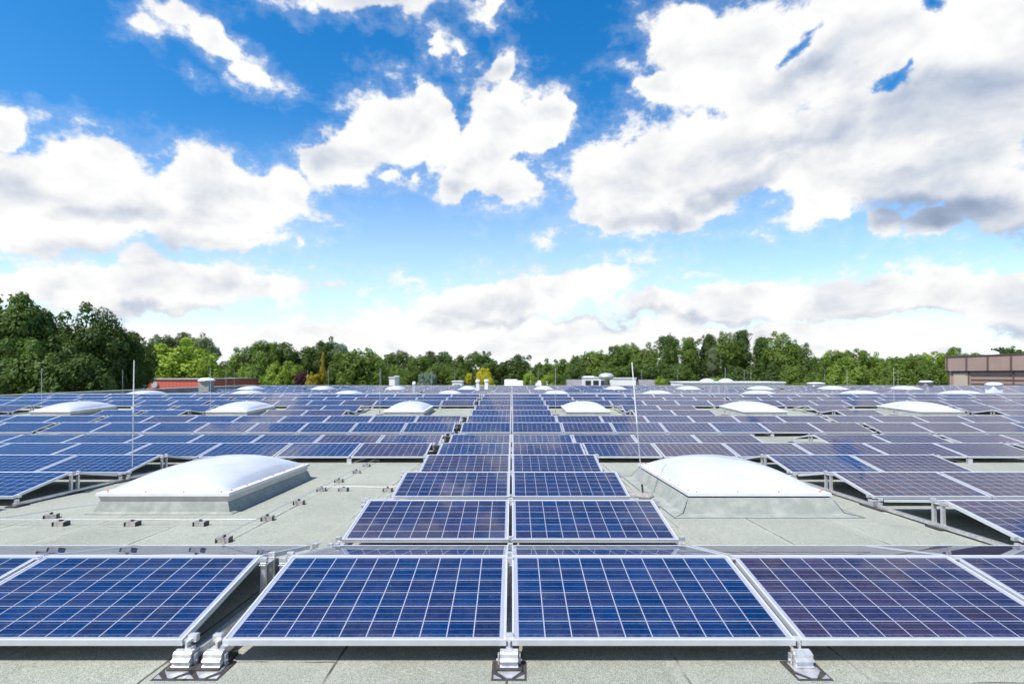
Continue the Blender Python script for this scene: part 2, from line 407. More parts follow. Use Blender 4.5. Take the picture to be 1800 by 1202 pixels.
# side parapets are level on top (the roof falls below them)
MB().box(XL - .45, XL - .002, YN, YF + .3, 0, CZ - 1.29).build('parapet', PARA, bld)
MB().box(XL - .50, XL + .03, YN, YF + .35, CZ - 1.288, CZ - 1.24).build('coping', COPE, bld)
MB().box(XR + .002, XR + .45, YN, YF + .3, 0, CZ - 1.52).build('parapet', PARA, bld)
MB().box(XR - .03, XR + .5, YN, YF + .35, CZ - 1.518, CZ - 1.46).build('coping', COPE, bld)
MB().box(XL, XR, YF + .002, YF + .3, 0, RZ(YF) + .26).build('parapet', PARA, bld)
MB().box(XL, XR, YF - .03, YF + .34, RZ(YF) + .262, RZ(YF) + .30).build('coping', COPE, bld)

# ------------------------------------------------------------------ solar panels
PW, PL, TH = 1.65, .99, .036; PITCH = 1.685
def panel_geo():
    """frame verts/faces, glass quad, backsheet; local x 0..PW, y 0..PL (up the slope), top z=0"""
    L = .013; z = 0
    o = [(0,0),(PW,0),(PW,PL),(0,PL)]; i = [(L,L),(PW-L,L),(PW-L,PL-L),(L,PL-L)]
    v = [(x,y,0) for x,y in o] + [(x,y,0) for x,y in i] + [(x,y,-TH) for x,y in o] + [(x,y,-.0035) for x,y in i] + [(x,y,-TH) for x,y in i] 
    f = []
    for k in range(4):
        q = (k+1) % 4
        f += [(k,q,4+q,4+k), (8+k,8+q,q,k), (4+k,4+q,12+q,12+k), (16+k,16+q,8+q,8+k), (12+k,12+q,16+q,16+k)]
    gl = [(x,y,-.0035) for x,y in i]
    return v, f, gl
FV, FF, GV = panel_geo()
def add_uv(me, glass_faces=None):
    uvl = me.uv_layers.new(name='UVMap')
    return uvl
MX, MY = .036, .030
def uvof(x, y): return ((x - MX) / (PW - 2*MX) * 10, (y - MY) / (PL - 2*MY) * 6)
def panel_proto():
    r = empty('solar_panel', (0, 0, 0))
    g = MB(); g.add(FV, FF); g.build('frame', ALU, r)
    me = bpy.data.meshes.new('cells'); me.from_pydata(GV, [], [(0, 1, 2, 3)]); me.materials.append(CELLS)
    uvl = me.uv_layers.new(name='UVMap')
    for li, (x, y, z) in enumerate(GV): uvl.data[li].uv = uvof(x, y)
    link('cell_glass', me, r)
    g = MB(); g.add([(x, y, -.009) for x, y, z in GV], [(3, 2, 1, 0)]); g.build('backsheet', BACKSHEET, r)
    return r
def copy_tree(o, parent=None):
    c = o.copy(); C.objects.link(c); c.parent = parent
    for ch in list(o.children): copy_tree(ch, c)
    return c
# columns: left edge x of each column, with the expansion joints
cols = {}
for k in range(-24, 47):
    if k >= 0: x0 = .0 + k * PITCH + (.2 if k >= 7 else 0) + (.2 if k >= 15 else 0) + (.2 if k >= 23 else 0) + (.2 if k >= 31 else 0)
    else: x0 = k * PITCH - (.2 if k <= -2 else 0) - (.2 if k <= -10 else 0) - (.2 if k <= -18 else 0)
    cols[k] = x0 - .0165 + .0175
def colname(k):
    n_ = ['first','second','third','fourth','fifth','sixth','seventh','eighth','ninth','tenth','eleventh','twelfth','thirteenth','fourteenth','fifteenth','sixteenth','seventeenth','eighteenth','nineteenth','twentieth']
    i = k if k >= 0 else -k - 1
    if i < 20: w = n_[i]
    else: w = 'number %d' % (i + 1)
    return (w + ' to the ' + ('right' if k >= 0 else 'left'))
ORD = ['front','second','third','fourth','fifth','sixth','seventh','eighth','ninth','tenth','eleventh','twelfth','thirteenth','fourteenth','fifteenth','sixteenth','seventeenth','eighteenth','nineteenth','twentieth']
rows = [4.04 + 2.16 * i for i in range(6)] + [18.1 + 2.16 * i for i in range(4)] + [27.4 + 2.16 * i for i in range(2)] + [31.75 + 2.16*i for i in range(7)] + [48.1 + 2.16 * i for i in range(7)]
# skylights: (x0, x1, y0, y1)
SKX = [(-5.48 - 7.55*k, -3.77 - 7.55*k) for k in range(0, 5)] + [(2.36 + 7.55*k, 4.20 + 7.55*k) for k in range(0, 6)]
SKX = [(a, b) for a, b in SKX if a > XL + 1]
SKY_D = [(7.02, 9.75, (1, 2, 3)), (22.6, 25.3, (8, 9)), (38.2, 40.9, ()), (53.8, 56.5, ())]
SKYL = [(a, b, d0, d1) for (d0, d1, _) in SKY_D for (a, b) in SKX]
def missing(r, k):
    x0, x1 = cols[k], cols[k] + PW; y0, y1 = rows[r] - 1, rows[r] + 1
    if x0 < XL + 1.2 or x1 > XR - 1.5: return True
    if r == 5 and k == 4: return True
    for i, (d0, d1, rr) in enumerate(SKY_D):
        hit = r in rr if rr else (y1 > d0 - .1 and y0 < d1 + .1)
        if hit:
            for (a, b) in SKX:
                if x1 > a - .62 and x0 < b + .62: return True
    if r in (19, 20) and k in (-5, -4, 3, 12): return True
    if x0 < -27 and r > 15 and x0 > -35 and r < 18: return True
    return False
DEP = .966
def place(r, side):
    yt = rows[r]
    if side == 0:
        yl = yt - DEP; zl = PT(yl) - .197 ; zt_ = PT(yt)
        return yl, zl, math.atan2(zt_ - zl, DEP)
    yl = yt + .03 + DEP; zl = PT(yl) - .197; zt_ = PT(yt + .03)
    return yl, zl, math.atan2(zt_ - zl, DEP)
def tintof(r, k, side):
    x = cols[k] + PW/2; d = rows[r]; rnd = random.random()
    base = {(0,-1): .12, (0,0): .1, (0,-2): .2, (0,1): .85, (0,2): .95, (0,-3): .2, (1,-1): .55, (1,0): .28, (2,-1): .5, (2,0): .35, (3,-1): .8, (3,0): .55}.get((r, k))
    if base is None:
        t = .36 + .85 * (x / d); base = max(.0, min(1, t + random.uniform(-.3, .3)))  # violet growing rightwards paints in the sky-haze reflection; random scatter is panel tone
        if rnd < .12: base = random.choice((0., 1.))
    return base
proto = panel_proto(); used = False; OBJ = {}
inview = []; far = []
for r in range(len(rows)):
    for k in cols:
        if missing(r, k): continue
        for side in (0, 1):
            d = rows[r]; xc = cols[k] + PW/2; px = 900 + F * xc / d
            vis = -120 - 1000/d*.9 < px < 1920 + 1000/d*.9
            yl = d - DEP if side == 0 else d + 1
            if r <= 11 and (side == 0 and vis or side == 1 and ((r == 0 and vis) or (r in (1,2,3) and vis))): inview.append((r, k, side))
            elif d > 14 or vis or abs(xc) < 16: far.append((r, k, side))
print('PANELS', len(inview), len(far))
for (r, k, side) in inview:
    o = proto if not used else copy_tree(proto); used = True
    yl, zl, t = place(r, side)
    if side == 0: o.location = (cols[k], yl, zl); o.rotation_euler = (t, 0, 0)
    else: o.location = (cols[k] + PW, yl, zl); o.rotation_euler = (t, 0, R(180))
    tn = tintof(r, k, side)
    for ch in o.children:
        if ch.name.startswith('cell'): ch.color = (tn, random.random(), 0, 1)
    o.color = (tn, 0, 0, 1)
    hue = 'deep blue' if tn < .3 else ('violet-tinted' if tn > .65 else 'blue-violet')
    rn = (ORD[r] + ' row') if side == 0 else ('row behind the ridge of the ' + ORD[r] + ' row')
    if side == 0: lab = '%s solar panel, %s row, %s of the centre seam' % (hue, ORD[r], colname(k))
    else: lab = 'rear-facing solar panel, %s row, %s of the centre seam' % (ORD[r], colname(k))
    OBJ[(r, k, side)] = o
    tag(o, lab, 'solar panel', 'solar panels in rows on the roof' if side == 0 else 'solar panels facing away behind the rows')

def far_panels():
    V = []; Fc = []; mi = []; uvs = []; tints = []
    for (r, k, side) in far:
        yl, zl, t = place(r, side)
        M = Matrix.Translation((cols[k] + (PW if side else 0), yl, zl)) @ Matrix.Rotation(R(180) if side else 0, 4, 'Z') @ Matrix.Rotation(t, 4, 'X')
        b = len(V); tn = (tintof(r, k, side), random.random(), 0, 1)
        V += [tuple(M @ Vector(p)) for p in FV]
        for f in FF: Fc.append(tuple(i + b for i in f)); mi.append(0); uvs += [(0, 0)] * 4; tints += [tn] * 4
        b = len(V); V += [tuple(M @ Vector(p)) for p in GV]
        Fc.append((b, b+1, b+2, b+3)); mi.append(1); uvs += [uvof(p[0], p[1]) for p in GV]; tints += [tn] * 4
    me = bpy.data.meshes.new('distant_panels'); me.from_pydata(V, [], Fc)
    me.materials.append(ALU); me.materials.append(CELLS_FAR)
    me.polygons.foreach_set('material_index', mi)
    uvl = me.uv_layers.new(name='UVMap'); uvl.data.foreach_set('uv', [c for p in uvs for c in p])
    ca = me.color_attributes.new('tint', 'FLOAT_COLOR', 'CORNER'); ca.data.foreach_set('color', [c for p in tints for c in p])
    tag(link('distant_solar_panels', me), 'far rows of small solar panels receding to the edge of the roof', 'solar panels', kind='stuff')
far_panels()

# ------------------------------------------------------------------ panel supports
def bracket_proto():
    """seen at the low edge of the front row: rubber pad, folded plate, block, clamp. Origin on the felt under the low edge."""
    r = empty('mounting_bracket', (0, 0, 0))
    MB().box(-.098, .098, -.175, .03, .001, .008).build('rubber_pad', RUBBER, r)
    g = MB()                                        # plate ending in a point, two small ears
    g.prism([(-.072, 0.0), (-.072, -.085), (-.012, -.155), (.016, -.155), (.072, -.085), (.072, 0.0)], .009, .014, 'z')
    g.prism([(-.086, -.158), (-.04, -.158), (-.086, -.118)], .009, .012, 'z')
    g.prism([(.086, -.158), (.04, -.158), (.086, -.118)], .009, .012, 'z')
    g.build('base_plate', ALU_RAW, r, bevel=.001)
    g = MB()                                        # extruded block with lips
    g.prism([(.0,.0145),(-.066,.0145),(-.070,.020),(-.066,.026),(-.056,.028),(-.056,.044),(-.066,.047),(-.070,.053),(-.064,.060),(-.050,.064),(-.047,.086),(-.036,.094),(-.006,.098),(.0,.090)], -.052, .052, 'x')
    g.build('clamp_block', ALU_RAW, r, bevel=.0015)
    for sx in (-1, 1):
        MB().box(min(sx*.066, sx*.056), max(sx*.066, sx*.056), -.03, .0, .015, .075).build('side_cheek', ALU_RAW, r, bevel=.001)
        MB().tube([(sx*.05, -.02, .04), (sx*.073, -.02, .04)], .008, 6).build('bolt', STEEL, r)
    g = MB(); g.box(-.019, .019, .004, .055, .134, .142); g.box(-.007, .007, -.008, .03, .098, .1335); g.build('panel_clamp', ALU_RAW, r, bevel=.001)
    return r
bp = bracket_proto(); bused = False
WH = ['', '']
def bracket(x, r, label):
    global bused
    o = bp if not bused else copy_tree(bp); bused = True
    yl = rows[r] - DEP
    o.location = (x, yl, RZ(yl)); tag(o, label, 'mounting bracket', 'mounting brackets under the panel seams')
gapx = .0175
bracket(cols[0] - gapx - .0, 0, 'aluminium mounting bracket on its pad under the centre seam of the front row')
bracket(cols[1] - gapx, 0, 'aluminium mounting bracket under the seam between blue and violet front panels')
bracket(cols[2] - gapx, 0, 'aluminium mounting bracket at the far right of the front row')
bracket(cols[-1] - .03, 0, 'aluminium mounting bracket at the wide joint, right one of the pair')
bracket(cols[-2] + PW + .03, 0, 'aluminium mounting bracket at the wide joint, left one of the pair')
bracket(cols[-2] - gapx, 0, 'aluminium mounting bracket at the far left of the front row')

def support_proto(exposed=True):
    """support under a panel edge: a rail on the felt, twin ridge posts, feet on small pads. Local origin at ridge, on felt; built for the mean slope"""
    r = empty('support_frame', (0, 0, 0))
    g = MB(); g.box(-.022, .022, -1.0, 1.03, .022, .060); g.build('base_rail', ALU_RAW, r)
    for y in (-.95, 0.015, .98):
        MB().box(-.075, .075, y - .11, y + .11, .001, .021).build('pad', RUBBER, r)
    for y in (-.055, .075):
        g = MB(); g.prism([(y - .018, .061), (y + .018, .061), (y + .014, .285), (y - .014, .285)], -.02, .02, 'x'); g.build('ridge_post', ALU_RAW, r, bevel=.002)
    g = MB(); g.box(-.026, .026, -.085, .105, .286, .2955); g.build('ridge_cap', ALU_RAW, r, bevel=.002)
    for y, z in ((-.055, .300), (.085, .300), (-.93, .12), (.99, .12)):
        MB().box(-.026, .026, y - .018, y + .018, z + .002, z + .045).build('end_clamp', ALU_RAW, r, bevel=.004)
    MB().box(-.018, .018, -.985, -.94, .061, .104).build('edge_foot', ALU_RAW, r); MB().box(-.018, .018, .975, 1.02, .061, .104).build('edge_foot', ALU_RAW, r)
    return r
sp = support_proto(); sused = False
def support(x, r, label):
    global sused
    o = sp if not sused else copy_tree(sp); sused = True
    d = rows[r]; o.location = (x, d, RZ(d)); sl = math.atan2(RZ(d + 1) - RZ(d - 1), 2)
    o.rotation_euler = (sl, 0, 0); tag(o, label, 'support frame', 'support frames under the panel rows')
def segs(r):
    ks_ = sorted(k for k in cols if not missing(r, k)); out = []
    for k in ks_:
        if out and k == out[-1][1] + 1 and cols[k] - cols[k-1] < PITCH + .1: out[-1][1] = k
        else: out.append([k, k])
    return out
for r in range(0, 11):
    for a, b in segs(r):
        for e, x in (('left', cols[a] - .045), ('right', cols[b] + PW + .045)):
            if abs(900 + F * x / rows[r] - 900) < 1020 and not (r < 4 and (a == 0 or b == -1 and e == 'right' and cols.get(0) and a != -1)):
                k = a if e == 'left' else b
                support(x, r, 'support frame at the %s end of the %s row, panel %s' % (e, ORD[r], colname(k)))
for r in range(4):
    support(cols[0] - .0175, r, 'support frame hidden in the centre seam of the %s row' % ORD[r])
# clamps along the ridge and low edges at seams
def foot_mesh():
    g = MB(); g.box(-.05, .05, -.06, .0, .012, .098); g.box(-.09, .09, -.13, .02, .001, .011)
    return g.mesh('mounting_foot', ALU_RAW, bevel=.003)
fm = foot_mesh()
for r in (2, 3, 4, 5, 6, 10):
    for k in cols:
        if missing(r, k): continue
        x = cols[k] - gapx; yl = rows[r] - DEP
        if abs(F * x / yl) > 930 or (r in (2, 3) and k in (0,)): continue
        o = link('mounting_bracket', fm); o.location = (x, yl - .01, RZ(yl))
        tag(o, 'small pale bracket, low edge of %s row, at the panel %s' % (ORD[r], colname(k)), 'mounting bracket', 'small brackets under the farther rows')
g0 = MB(); g0.box(-.022, .022, -.02, .02, -.004, .006); g0.box(-.008, .008, -.008, .008, .006, .012)
cm = g0.mesh('panel_clamp', ALU_RAW, bevel=.001)
for r in range(0, 4):
    for k in cols:
        if missing(r, k) or (missing(r, k - 1) and k != 0): continue
        if cols[k] - cols[k-1] > PITCH + .1: continue
        x = cols[k] - gapx
        if abs(F * x / rows[r]) > 930: continue
        if (r, k, 0) in OBJ:
            o = link('clamp', cm, OBJ[(r, k, 0)]); o.location = (-gapx, .94, .004)

def coil(x, r, label):
    o = empty('cable_bundle', (x, rows[r] - .1, RZ(rows[r] - .1)), label=label, cat='cables', group='black cable bundles in the left joint')
    for i, (dx, rr) in enumerate(((-.04, .105), (.0, .125), (.04, .11))):
        pts = [(dx + .02*math.sin(a*3), rr*.9*math.cos(a), .16 + rr*math.sin(a)) for a in [j*2*math.pi/18 for j in range(19)]]
        MB().tube(pts, .017, 6).build('cable_loop', BLACK, o)
    MB().box(-.05, .05, -.03, .03, .27, .30).build('cable_tie', DARK, o)
for r in (4, 5, 6, 7, 10): coil(cols[-1] - .115, r, 'black cable bundle in the narrow left joint of the %s panel row' % ORD[r])

# ------------------------------------------------------------------ skylights
def skylight(x0, x1, y0, y1, label, detail=True, flare=False):
    w, l = x1 - x0, y1 - y0; xc, yc = (x0 + x1) / 2, (y0 + y1) / 2; z = RZ(yc)
    sl = math.atan2(RZ(y1) - RZ(y0), l)
    r = empty('skylight', (xc, yc, z), label=label, cat='skylight', group='domed skylights on the roof'); r.rotation_euler = (sl, 0, 0)
    a, b = w / 2, l / 2
    e = .13 if flare else .045
    def ring(dx, zz): return [(-a-dx, -b-dx, zz), (a+dx, -b-dx, zz), (a+dx, b+dx, zz), (-a-dx, b+dx, zz)]
    def loft(rings):
        g = MB(); vs = [p for q in rings for p in q]; fs = []
        for i in range(len(rings)-1):
            for j in range(4): fs.append((i*4+j, i*4+(j+1) % 4, (i+1)*4+(j+1) % 4, (i+1)*4+j))
        return g.add(vs, fs)
    loft([ring(e + (.16 if flare else .06), .004), ring(e + (.15 if flare else .05), .010), ring(e, .028), ring(.006 if not flare else .03, .14 if not flare else .21)]).build('upstand', UPST, r)
    loft([ring(-.006, .10), ring(-.006, .228)]).build('curb', CURB, r)
    hz = .228
    loft([ring(.004, .196), ring(.004, .2275)]).build('shadow_gap_ring', DARK if flare else CURB, r)  # flared skylight: dark ring paints the shadow gap under the rim; others curb-coloured
    so = e + (.16 if flare else .06)
    for (p, q) in (((-1,-1),(1,-1)), ((1,-1),(1,1)), ((1,1),(-1,1)), ((-1,1),(-1,-1))):
        MB().tube([((a+so)*p[0], (b+so)*p[1], .004), ((a+so)*q[0], (b+so)*q[1], .004)], .0055, 5).build('bitumen_seam', BLACK, r)
        MB().tube([((a+so)*p[0], (b+so)*p[1], .006), ((a+e)*p[0], (b+e)*p[1], .030), ((a+.03)*p[0], (b+.03)*p[1], .2 if flare else .13)], .005, 5).build('corner_seam', BLACK, r) if flare else None
    g = loft([ring(-.02, hz), ring(.03, hz), ring(.03, hz + .012), ring(.028, hz + .042), ring(-.05, hz + .050)]); g.build('rim', RIM, r, bevel=0)
    # dome: superelliptic pillow
    N, M_ = 28, 34; vs = []; A, B = a - .045, b - .045
    for j in range(M_ + 1):
        for i in range(N + 1):
            u = -1 + 2*i/N; v = -1 + 2*j/M_
            h = ((1 - abs(u)**2.3) * (1 - abs(v)**2.6)) ** .62
            vs.append((u * A, v * B, hz + .048 + .285 * h))
    g = MB(); g.add(vs, [(j*(N+1)+i, j*(N+1)+i+1, (j+1)*(N+1)+i+1, (j+1)*(N+1)+i) for j in range(M_) for i in range(N)])
    o = g.build('dome', DOME, r)
    for p in o.data.polygons: p.use_smooth = True
    if detail:
        def cap(x, y):
            g = MB(); g.lathe([(.012, 0), (.012, .008), (.007, .013)], (x, y, hz + .046), 8); g.build('screw_cap', RED, r)
        nx_, ny_ = 4, 7
        for i in range(nx_):
            for s in (-1, 1): cap(-a + .10 + (w - .2) * i / (nx_ - 1), s * (b - .018))
        for j in range(ny_):
            for s in (-1, 1): cap(s * (a - .018), -b + .12 + (l - .24) * j / (ny_ - 1))
    return r
NEARL = {0: 'large white domed skylight with red screw caps left of the front panels', 1: 'large white domed skylight on a felt upstand right of the front panels'}
bay = ['nearest', 'second', 'third', 'farthest']
for di, (d0, d1, _) in enumerate(SKY_D):
    for i, (a, b) in enumerate(SKX):
        px = 900 + F * (a + b) / 2 / ((d0 + d1) / 2)
        if px < -160 or px > 1960: continue
        left = a < 0; n_ = round((-3.77 - b) / 7.55) if left else round((a - 2.36) / 7.55)
        if di == 0: lab = NEARL[0 if left else 1]
        else:
            lab = 'white domed skylight, %s row of domes, %s %s of the centre panels' % (bay[di], ['first', 'second', 'third', 'fourth', 'fifth', 'sixth'][n_], 'left' if left else 'right')
        if di == 0 and n_ > 0: continue
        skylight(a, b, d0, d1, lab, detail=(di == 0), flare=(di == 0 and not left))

# ------------------------------------------------------------------ lightning rods
def rod(x, y, h, lean, label, near=True):
    r = empty('lightning_rod', (x, y, RZ(y)), label=label, cat='lightning rod', group='lightning rods beside the skylights')
    k = .018 if near else .016
    MB().lathe([(.13, 0), (.165, .015), (.17, .04), (.15, .06), (.06, .075), (.03, .078)], (0, 0, 0), 18, .12).build('concrete_base', CONC, r, smooth=False)
    MB().tube([(0, 0, .07), (lean * .07, 0, .2)], .014, 8).build('clamp_sleeve', BLACK, r)
    MB().tube([(lean * .07, 0, .2), (lean * .55, 0, h * .55)], .0085 if near else .008, 8, .0085 if near else .008).build('lower_rod', STEEL, r)
    MB().tube([(lean * .55, 0, h * .55), (lean, 0, h)], .010 if near else .009, 8, .008 if near else .008).build('upper_rod', CAPW if near else STEEL, r)
rod(1.99, 8.05, 2.05, -.165, 'tall thin leaning lightning rod on a concrete base beside the right skylight')
rod(-7.07, 9.85, 2.18, .035, 'tall thin upright lightning rod standing behind the left skylight')
for di, (d0, d1, _) in enumerate(SKY_D[1:], 1):
    for (a, b) in SKX:
        x = a - .42; y = d0 + 1.0 if di == 1 else d0 + .6
        px = 900 + F * x / y
        if -20 < px < 1820 and not (di == 3 and px < 300):
            left = a < 0; n_ = round((-3.77 - b) / 7.55) if left else round((a - 2.36) / 7.55)
            rod(x, y, 2.1 if di < 3 else 2.3, random.uniform(-.03, .03), 'thin lightning rod, %s row of domes, beside the %s dome to the %s' % (bay[di], ['first','second','third','fourth','fifth','sixth'][n_], 'left' if left else 'right'), False)

# ------------------------------------------------------------------ conductor wires and their holders
def holder_proto():
    r = empty('wire_holder', (0, 0, 0))
    g = MB(); g.prism([(-.045, 0), (.045, 0), (.034, .055), (-.034, .055)], -.062, .062, 'x'); g.build('concrete_block', CONC, r, bevel=.006)
    MB().box(-.072, -.063, -.05, .05, .001, .05).build('black_end', BLACK, r); MB().box(.063, .072, -.05, .05, .001, .05).build('black_end', BLACK, r)
    MB().box(-.012, .012, -.02, .02, .054, .075).build('clip', BLACK, r)
    return r
hp = holder_proto(); hused = False
def holder(x, y, rz, label):
    global hused
    o = hp if not hused else copy_tree(hp); hused = True
    o.location = (x, y, RZ(y)); o.rotation_euler = (0, 0, rz); tag(o, label, 'wire holder', 'concrete holders carrying the lightning wires')
hy = [5.66, 6.62, 7.55, 8.55, 9.35, 10.35, 11.2, 12.0]
for i, y in enumerate(hy):
    holder(-3.08 + .02 * (i % 3), y, R(8 + 6 * (i % 2)), 'small concrete wire holder on the lengthwise wire, %s from the front row' % ['first','second','third','fourth','fifth','sixth','seventh','eighth'][i])
for x, w in ((-5.42, 'leftmost'), (-4.56, 'middle'), (-3.74, 'rightmost')):
    holder(x, 6.36, R(0), '%s of the three concrete wire holders on the crosswise wire before the left skylight' % w)
holder(-5.85, 6.72, R(25), 'small concrete wire holder left of the left skylight, on the short wire')
holder(-2.72, 8.55, R(0), 'concrete wire holder where the short crosswise wire begins'); holder(-2.0, 8.52, R(0), 'concrete wire holder beside the edge of the third panel row')
def wire(pts, label):
    p2 = []
    for (a, b) in zip(pts, pts[1:]):
        n_ = max(2, int((Vector(b) - Vector(a)).length / .12))
        for i in range(n_):
            t = i / n_; x = a[0] + (b[0]-a[0])*t; y = a[1] + (b[1]-a[1])*t
            p2.append((x + .006*math.sin(x*3 + y*2), y, RZ(y) + .078 - .008 * math.sin(math.pi * ((x + y) % 1))))
    p2.append((pts[-1][0], pts[-1][1], RZ(pts[-1][1]) + .078))
    MB().tube(p2, .005, 6).build('conductor_wire', STEEL, label=label, cat='wire', group='lightning wires across the felt')
wire([(-3.08, 5.5), (-3.06, 12.3)], 'thin metal wire running lengthwise between the left skylight and the panels')
wire([(-6.9, 6.36), (-3.07, 6.36)], 'thin metal wire running crosswise in front of the left skylight')
wire([(-6.4, 6.2), (-5.62, 7.3)], 'short thin metal wire leading to the left skylight corner')
wire([(-3.06, 8.55), (-1.85, 8.52)], 'short thin metal wire ending at the panel edge right of the left skylight')

# ------------------------------------------------------------------ roof vents and other roof fittings
def vent(px, pyb, d, w, h, label, mt=None):
    x = at(px, d); z = RZ(d) if d < YF else zat(pyb, d)
    r = empty('roof_vent', (x, d, z), label=label, cat='roof vent', group='vents on the far roof')
    MB().box(-w/2, w/2, -w/2, w/2, 0, h * .78).build('shaft', UPST if mt is None else mt, r, bevel=.01)
    MB().lathe([(w*.5, h*.78), (w*.74, h*.80), (w*.76, h*.88), (w*.5, h*.98), (w*.2, h)], (0, 0, 0), 16).build('cap', CAPW, r)
vent(363, 692, 50, .95, 1.55, 'square grey-green roof vent with a white cap by the left parapet')
vent(840, 680, 52, .3, 1.35, 'slim roof vent with a small white cap left of the centre panels', CAPW)
vent(855, 680, 57, .35, 1.2, 'second slim vent with a white cap left of the centre panels', CAPW)
vent(1434, 680, 60, 1.3, .75, 'low broad white vent box at the far roof edge right of centre', CAPW)
vent(1628, 676, 60, .9, .95, 'small vent with a round white cap left of the brown building', CONC)
vent(1747, 690, 46, .8, 1.25, 'vent with a bright white bowl-shaped cap before the brown building', CAPW)
vent(728, 690, 44, .2, 1.3, 'thin pipe vent between two far domes', STEEL)

# ------------------------------------------------------------------ buildings beyond
def clad(name, c1, c2, pitch, axis=0):
    m = bpy.data.materials.new(name); m.use_nodes = True; n = NT(m.node_tree); b = n.n['Principled BSDF']; b.inputs['Roughness'].default_value = .6
    o = n.new('ShaderNodeTexCoord').outputs['Object']; x = n.sep(o)[axis]
    s_ = n.m('FRACT', n.m('DIVIDE', x, pitch))
    n.l.new(n.mix(n.m('MULTIPLY', n.ss(s_, .0, .25, 1, 0), 1.), n.mix(n.noise(o, .4, 5, .6), rgb(*c1), rgb(*[c*1.2 for c in c1])), rgb(*c2)), b.inputs['Base Color'])
    return m
RCL = clad('red_cladding', (.55, .12, .085), (.36, .07, .055), .55)
RCD = clad('dark_red_cladding', (.24, .035, .035), (.13, .02, .02), .55)
rb = empty('red_clad_hall', (0, 0, 0), label='long low hall clad in red ribbed sheet beyond the left parapet', cat='building')
d = 78
MB().box(at(186, d), at(352, d), d, d + 19.6, 0, zat(667, d)).build('wall', RCL, rb)
MB().box(at(186, d) - .15, at(352, d) + .15, d - .15, d + 19.8, zat(667, d) + .003, zat(665.4, d)).build('roof_edge', COPE, rb)
g = MB(); g.tube([(at(273, d), d - .02, zat(676, d)), (at(273, d), d - .25, zat(676, d))], .45, 14); g.build('wall_lamp', STEEL, rb)

BR = mat('brown_cladding', (.40, .275, .235), .7, 0, .3, 0, 10, .08, .4); BRD = mat('brown_seam', (.13, .09, .08), .7)
BEIGE = mat('beige_door', (.55, .45, .35), .7)
bb = empty('brown_clad_building', (0, 0, 0), label='brown panel-clad flat building rising at the right edge behind the roof', cat='building')
BX, BY = 68.8, 84.0                            # its long wall runs away from us along the right side of the roof
def by(px): return BX * F / (px - 900)
zr = CZ + 2.72
MB().box(BX + .35, BX + 30, 38, BY - .3, 0, CZ + .38).build('lower_wall', BR, bb)
MB().box(BX, BX + 30.4, 37.8, BY, CZ + .55, zr).build('upper_wall', BR, bb)
MB().box(BX + .1, BX + 30.3, 37.9, BY - .1, CZ + .383, CZ + .547).build('dark_band', BRD, bb)
MB().box(BX - .1, BX + 30.6, 37.6, BY + .15, zr + .003, zr + .13).build('roof_edge', BRD, bb)
for i in range(11):
    y = BY - .35 - 3.58 * i
    MB().box(BX - .06, BX - .003, y - .16, y + .16, CZ + .55, zr).build('seam_strip', BRD, bb)
    if i in (0, 1, 3, 5, 7, 9): MB().box(BX + .25, BX + .347, y - .1, y + .1, CZ - 5, CZ + .38).build('seam_strip', BRD, bb)
MB().box(BX + .27, BX + .347, by(1698), by(1673), CZ - 2.2, CZ + .2).build('door', BEIGE, bb)
for h_ in (.0, -.62, -1.24):
    MB().box(BX + .30, BX + .347, 38, by(1703), CZ + h_ - .26, CZ + h_ - .08).build('wall_stripe', BRD, bb)
g = MB(); g.lathe([(.95, 0), (1.0, .25), (.8, .5), (.4, .66), (.05, .7)], (BX + 3.2, 79.5, zr + .13), 18); g.build('roof_dome', CAPW, bb, smooth=True)

WHT = mat('white_render', (.8, .8, .79), .7, 0, .3, 0, 10, .05, .5); GRT = mat('grey_roof_tiles', (.20, .19, .205), .8, 0, .3, .3, 6, .2, 1.5)
PINK = mat('pale_pink_render', (.6, .42, .36), .8)
WIN = mat('dark_window', (.03, .035, .04), .15)
def house(px0, px1, pyt, d, label, wallm, roofm=None, ridge=0, depth=3.2, win=2, base=0):
    x0, x1 = at(px0, d), at(px1, d); zt_ = zat(pyt, d)
    r = empty('house', ((x0+x1)/2, d, 0), label=label, cat='house'); w = (x1 - x0) / 2
    MB().box(-w, w, 0, depth, 0, zt_ - ridge).build('wall', wallm, r)
    if roofm and ridge:
        g = MB(); g.prism([(-.4, zt_ - ridge + .003), (depth/2, zt_), (depth + .4, zt_ - ridge + .003)], -w - .3, w + .3, 'x'); g.build('roof', roofm, r)
    else: MB().box(-w - .1, w + .1, -.1, depth + .1, zt_ - ridge + .003, zt_ - ridge + .15).build('roof', COPE if wallm is not WHT else CAPW, r)
    for i in range(win):
        xx = -w + 2 * w * (i + .5) / win
        MB().box(xx - .5, xx + .5, -.04, -.003, zt_ - ridge - 1.6, zt_ - ridge - .45).build('window', WIN, r)
    return r
house(1000, 1027, 667, 100, 'low house with a dark grey tiled roof left of the white sheds', WHT, GRT, 1.3)
h = house(1027, 1068, 664, 92, 'white flat-roofed shed with an uneven top behind the far roof edge', WHT, win=3)
MB().box(-1.9, -.2, .5, 2.6, zat(664, 92) + .16, zat(662, 92) + .1).build('roof_box', CAPW, h); 
house(1078, 1118, 665.5, 90, 'long plain white flat shed right of the round grey tank', WHT, win=0)
tk = empty('round_tank', (at(1066, 88), 88, 0), label='round pale grey tank on a post above the white sheds', cat='tank')
